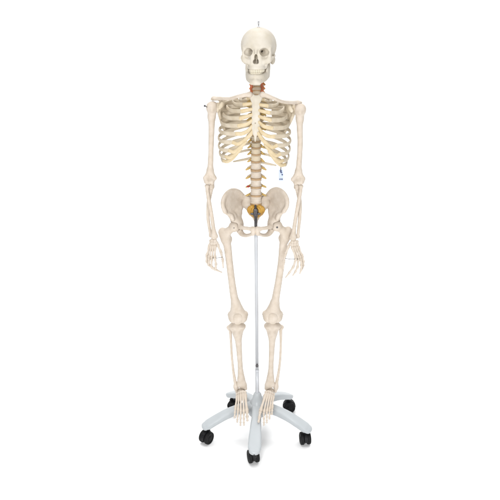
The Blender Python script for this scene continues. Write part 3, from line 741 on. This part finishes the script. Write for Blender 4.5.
# bracket in the pelvis
bx = MB()
r0, r1 = pole_top+Vector((0, 0, .0)), ptop
bx.sweep([r0+Vector((0, 0, -.002)), r0.lerp(r1, .5), r0.lerp(r1, .75)], .0068, seg=14, sub=3, up=(0, 1, 0))
bx.build('mounting_rod', DARKM, STD_)
cl = W(255.4, 212.5, -.016)
cb = U(.002, box(cl, (.0085, .008, .017), .003), box(cl+Vector((0, .004, -.006)), (.021, .006, .0045), .002), cone(cl+Vector((0, -.004, .009)), cl+Vector((0, .006, .030)), .005, .004))
cbo = sdf_obj('mounting_clamp', cb, .0012, DARKM, STD_)
for dz in (-.009, .009):
    MB().lathe(cl+Vector((.0, -.0075, dz)), (0, -1, 0), [(.0042, 0), (.0042, .003), (.003, .004)], 12).build('clamp_screw', DARKM, cbo)
# hub and arms
hb = px0.copy(); hc = Vector((px0.x, 0, 0))
MB().lathe(hc, (0, 0, 1), [(.030, .108), (.042, .112), (.046, .128), (.045, .152), (.040, .168), (.031, .180), (.025, .190), (.0215, .204), (.0185, .218), (.0140, .226), (.0115, .228)], 36).build('hub', BASE, STD_)
RC = .248
def caster(pos, yaw, trail, nm='caster'):
    R = Euler((0, 0, yaw)).to_matrix(); c0 = pos
    ctr = c0+R@Vector((0, trail, 0)); ctr.z = .0305
    ax = R@Vector((1, 0, 0))
    # hood with the stem
    ho = []
    def loc(v): return R@Vector(v)+ctr
    V = []; F = []; n = 14; r1, r2, hw = .0330, .026, .0075
    for k in range(n+1):
        t = math.radians(-8+(196)*k/n)
        for (rr, xx) in ((r1, -hw), (r1, hw), (r2*.2, hw), (r2*.2, -hw)):
            V.append(loc((xx, rr*math.cos(t), rr*math.sin(t))))
    for k in range(n):
        for q in range(4): F.append((k*4+q, k*4+(q+1) % 4, (k+1)*4+(q+1) % 4, (k+1)*4+q))
    F.append((3, 2, 1, 0)); F.append(tuple(n*4+q for q in range(4)))
    mb = MB().add(V, F)
    mb.lathe(Vector((c0.x, c0.y, .044)), (0, 0, 1), [(.010, 0), (.011, .004), (.011, .016), (.0075, .018), (.0075, .032)], 16)
    mb.lathe(ctr-ax*.023, ax, [(.005, 0), (.005, .046)], 12)
    co = mb.build('caster', BLACK, STD_, smooth=False)
    for s in (-1, 1):
        w0 = ctr+ax*s*.0075
        wh = MB().lathe(w0, ax*s, [(.012, 0), (.0280, .0), (.0300, .002), (.0305, .0045), (.0305, .0110), (.0294, .0150), (.0265, .0167), (.0232, .0167), (.0222, .0150), (.0125, .0145), (.011, .0167), (.0065, .0177), (.002, .018)], 30)
        wo = wh.build('wheel', RUBBER, co)
    return co
yaws = [(math.radians(14), .026), (math.radians(-35), -.014), (math.radians(58), -.016), (math.radians(92), -.010), (math.radians(8), .004)]
for k in range(5):
    a = math.radians(-90-3.0-72*k); dr = Vector((math.cos(a), math.sin(a), 0))
    prof = [(.026, .150, .028, .024), (.060, .153, .0240, .0205), (.105, .147, .0230, .0185), (.155, .132, .0262, .0168), (.205, .1095, .0295, .0150), (.238, .0925, .0300, .0145), (RC+.006, .0850, .0255, .0120)]
    pts = [hc+dr*r+Vector((0, 0, z)) for r, z, _, _ in prof]
    # superelliptic arm: flat-ish top, rounded flanks
    P = spline(pts, 5); A = spline1([q[2] for q in prof], 5); B = spline1([q[3] for q in prof], 5)
    d = (P[-1]-P[-2]).normalized()
    e0 = P[-1].copy(); a0, b0 = A[-1], B[-1]
    for t in (.35, .7, 1.0, 1.25, 1.45):
        P.append(e0+d*a0*.72*math.sin(t)); A.append(a0*math.cos(t)); B.append(b0*(math.cos(t)**.6))
    V = []; F = []; seg = 24; sd = Vector((-dr.y, dr.x, 0))
    for i, p in enumerate(P):
        t = (P[min(i+1, len(P)-1)]-P[max(i-1, 0)]).normalized(); up = sd.cross(t) if sd.cross(t).z > 0 else -sd.cross(t)
        for j in range(seg):
            th = 2*math.pi*j/seg; cx, cz = math.cos(th), math.sin(th)
            ex = .52
            V.append(p+sd*(A[i]*math.copysign(abs(cx)**ex, cx))+up*(B[i]*math.copysign(abs(cz)**ex, cz)))
    for i in range(len(P)-1):
        for j in range(seg): F.append((i*seg+j, i*seg+(j+1) % seg, (i+1)*seg+(j+1) % seg, (i+1)*seg+j))
    F.append(tuple(range(seg))); F.append(tuple(reversed([(len(P)-1)*seg+j for j in range(seg)])))
    MB().add(V, F).build('base_arm', BASE, STD_)
    yw, tr_ = yaws[k]
    caster(hc+dr*(RC-.006), yw, tr_)

# ================================================================== HANGING TAG
p_top = W(280.9, 164.6, -.052); TG = thing('hang_tag', 'small pale blue tag with dark marks hanging by a wire below the ribs', 'tag', W(281, 180.5, -.045))
MB().sweep([p_top, W(280.9, 167.4, -.056), W(280.6, 170.0, -.049)], .0019, seg=8, sub=4, up=(1, 0, 0)).build('wire', DARKM, TG)
def W2(px, py): return W(px, py, -.047)
def plate(name, pts, y, th, m, parent):
    P = [W(px, py, y) for px, py in pts]; n = len(P)
    V = [p+Vector((0, -th/2, 0)) for p in P]+[p+Vector((0, th/2, 0)) for p in P]
    F = [tuple(range(n)), tuple(reversed(range(n, 2*n)))]+[(i, i+n, (i+1) % n+n, (i+1) % n) for i in range(n)]
    return MB().add(V, F).build(name, m, parent, smooth=False)
card = plate('card', [(279.1, 169.6), (282.6, 169.3), (283.2, 170.2), (283.5, 180.4), (283, 180.8), (279.0, 180.8), (278.6, 180.2), (278.5, 170.3)], -.047, .0016, PAPER, TG)
plate('emblem', [(279.9, 170.4), (281.9, 170.2), (281.6, 171.6), (282.4, 172.6), (281.2, 173.4), (280.2, 172.6)], -.0484, .0006, INK, card)
plate('emblem', [(281.6, 173.8), (283.0, 174.2), (282.7, 175.6), (281.5, 175.2)], -.0484, .0006, INK, card)
for a, b in ((279.3, 280.1), (280.5, 281.4), (281.7, 282.7)):
    plate('mark', [(a, 178.6), (b, 178.6), (b, 179.8), (a, 179.8)], -.0484, .0006, INK, card)

# ================================================================== SETTING
V = []; F = []; prof = [(-9, 0)]
prof += [(3.0, 0)]
for k in range(1, 13):
    t = math.pi/2*k/12; prof.append((3.0+1.6*math.sin(t), 1.6-1.6*math.cos(t)))
prof += [(4.6, 7.0)]
for y, z in prof: V += [(-9, y, z), (9, y, z)]
for i in range(len(prof)-1): F.append((2*i, 2*i+1, 2*i+3, 2*i+2))
me = bpy.data.meshes.new('floor'); me.from_pydata(V, [], F); me.materials.append(FLOORM)
fo = bpy.data.objects.new('floor', me); COL.objects.link(fo); fo['kind'] = 'structure'
me.polygons.foreach_set('use_smooth', [True]*len(me.polygons))

# ================================================================== LIGHT
w = bpy.data.worlds.new('World'); sc.world = w; w.use_nodes = True
bg = w.node_tree.nodes['Background']; bg.inputs[0].default_value = (1, 1, 1, 1); bg.inputs[1].default_value = .08
def area(name, loc, tgt, sx, sy, power, col=(1, 1, 1)):
    l = bpy.data.lights.new(name, 'AREA'); l.shape = 'RECTANGLE'; l.size = sx; l.size_y = sy; l.energy = power; l.color = col
    o = bpy.data.objects.new(name, l); COL.objects.link(o); o.location = loc
    o.rotation_euler = (Vector(tgt)-Vector(loc)).to_track_quat('-Z', 'Y').to_euler(); return o
area('key_softbox', (-.9, -4.6, 2.7), (0, 0, .9), 1.1, 1.4, 170)
area('fill_softbox', (1.6, -4.4, 1.5), (0, 0, .8), 1.2, 1.6, 62)
area('overhead_softbox', (0, 1.5, 14), (0, 1.5, 0), 16.0, 16.0, 2550)
area('backdrop_lamp', (0, 1.6, 5.2), (0, 4.6, 2.2), 8.0, .8, 190)

# ================================================================== RENDER
sc.view_settings.view_transform = 'Standard'; sc.view_settings.look = 'None'; sc.view_settings.exposure = 0; sc.view_settings.gamma = 1
sc.render.engine = 'CYCLES'; sc.cycles.max_bounces = 8; sc.cycles.diffuse_bounces = 4
sc.cycles.use_denoising = True
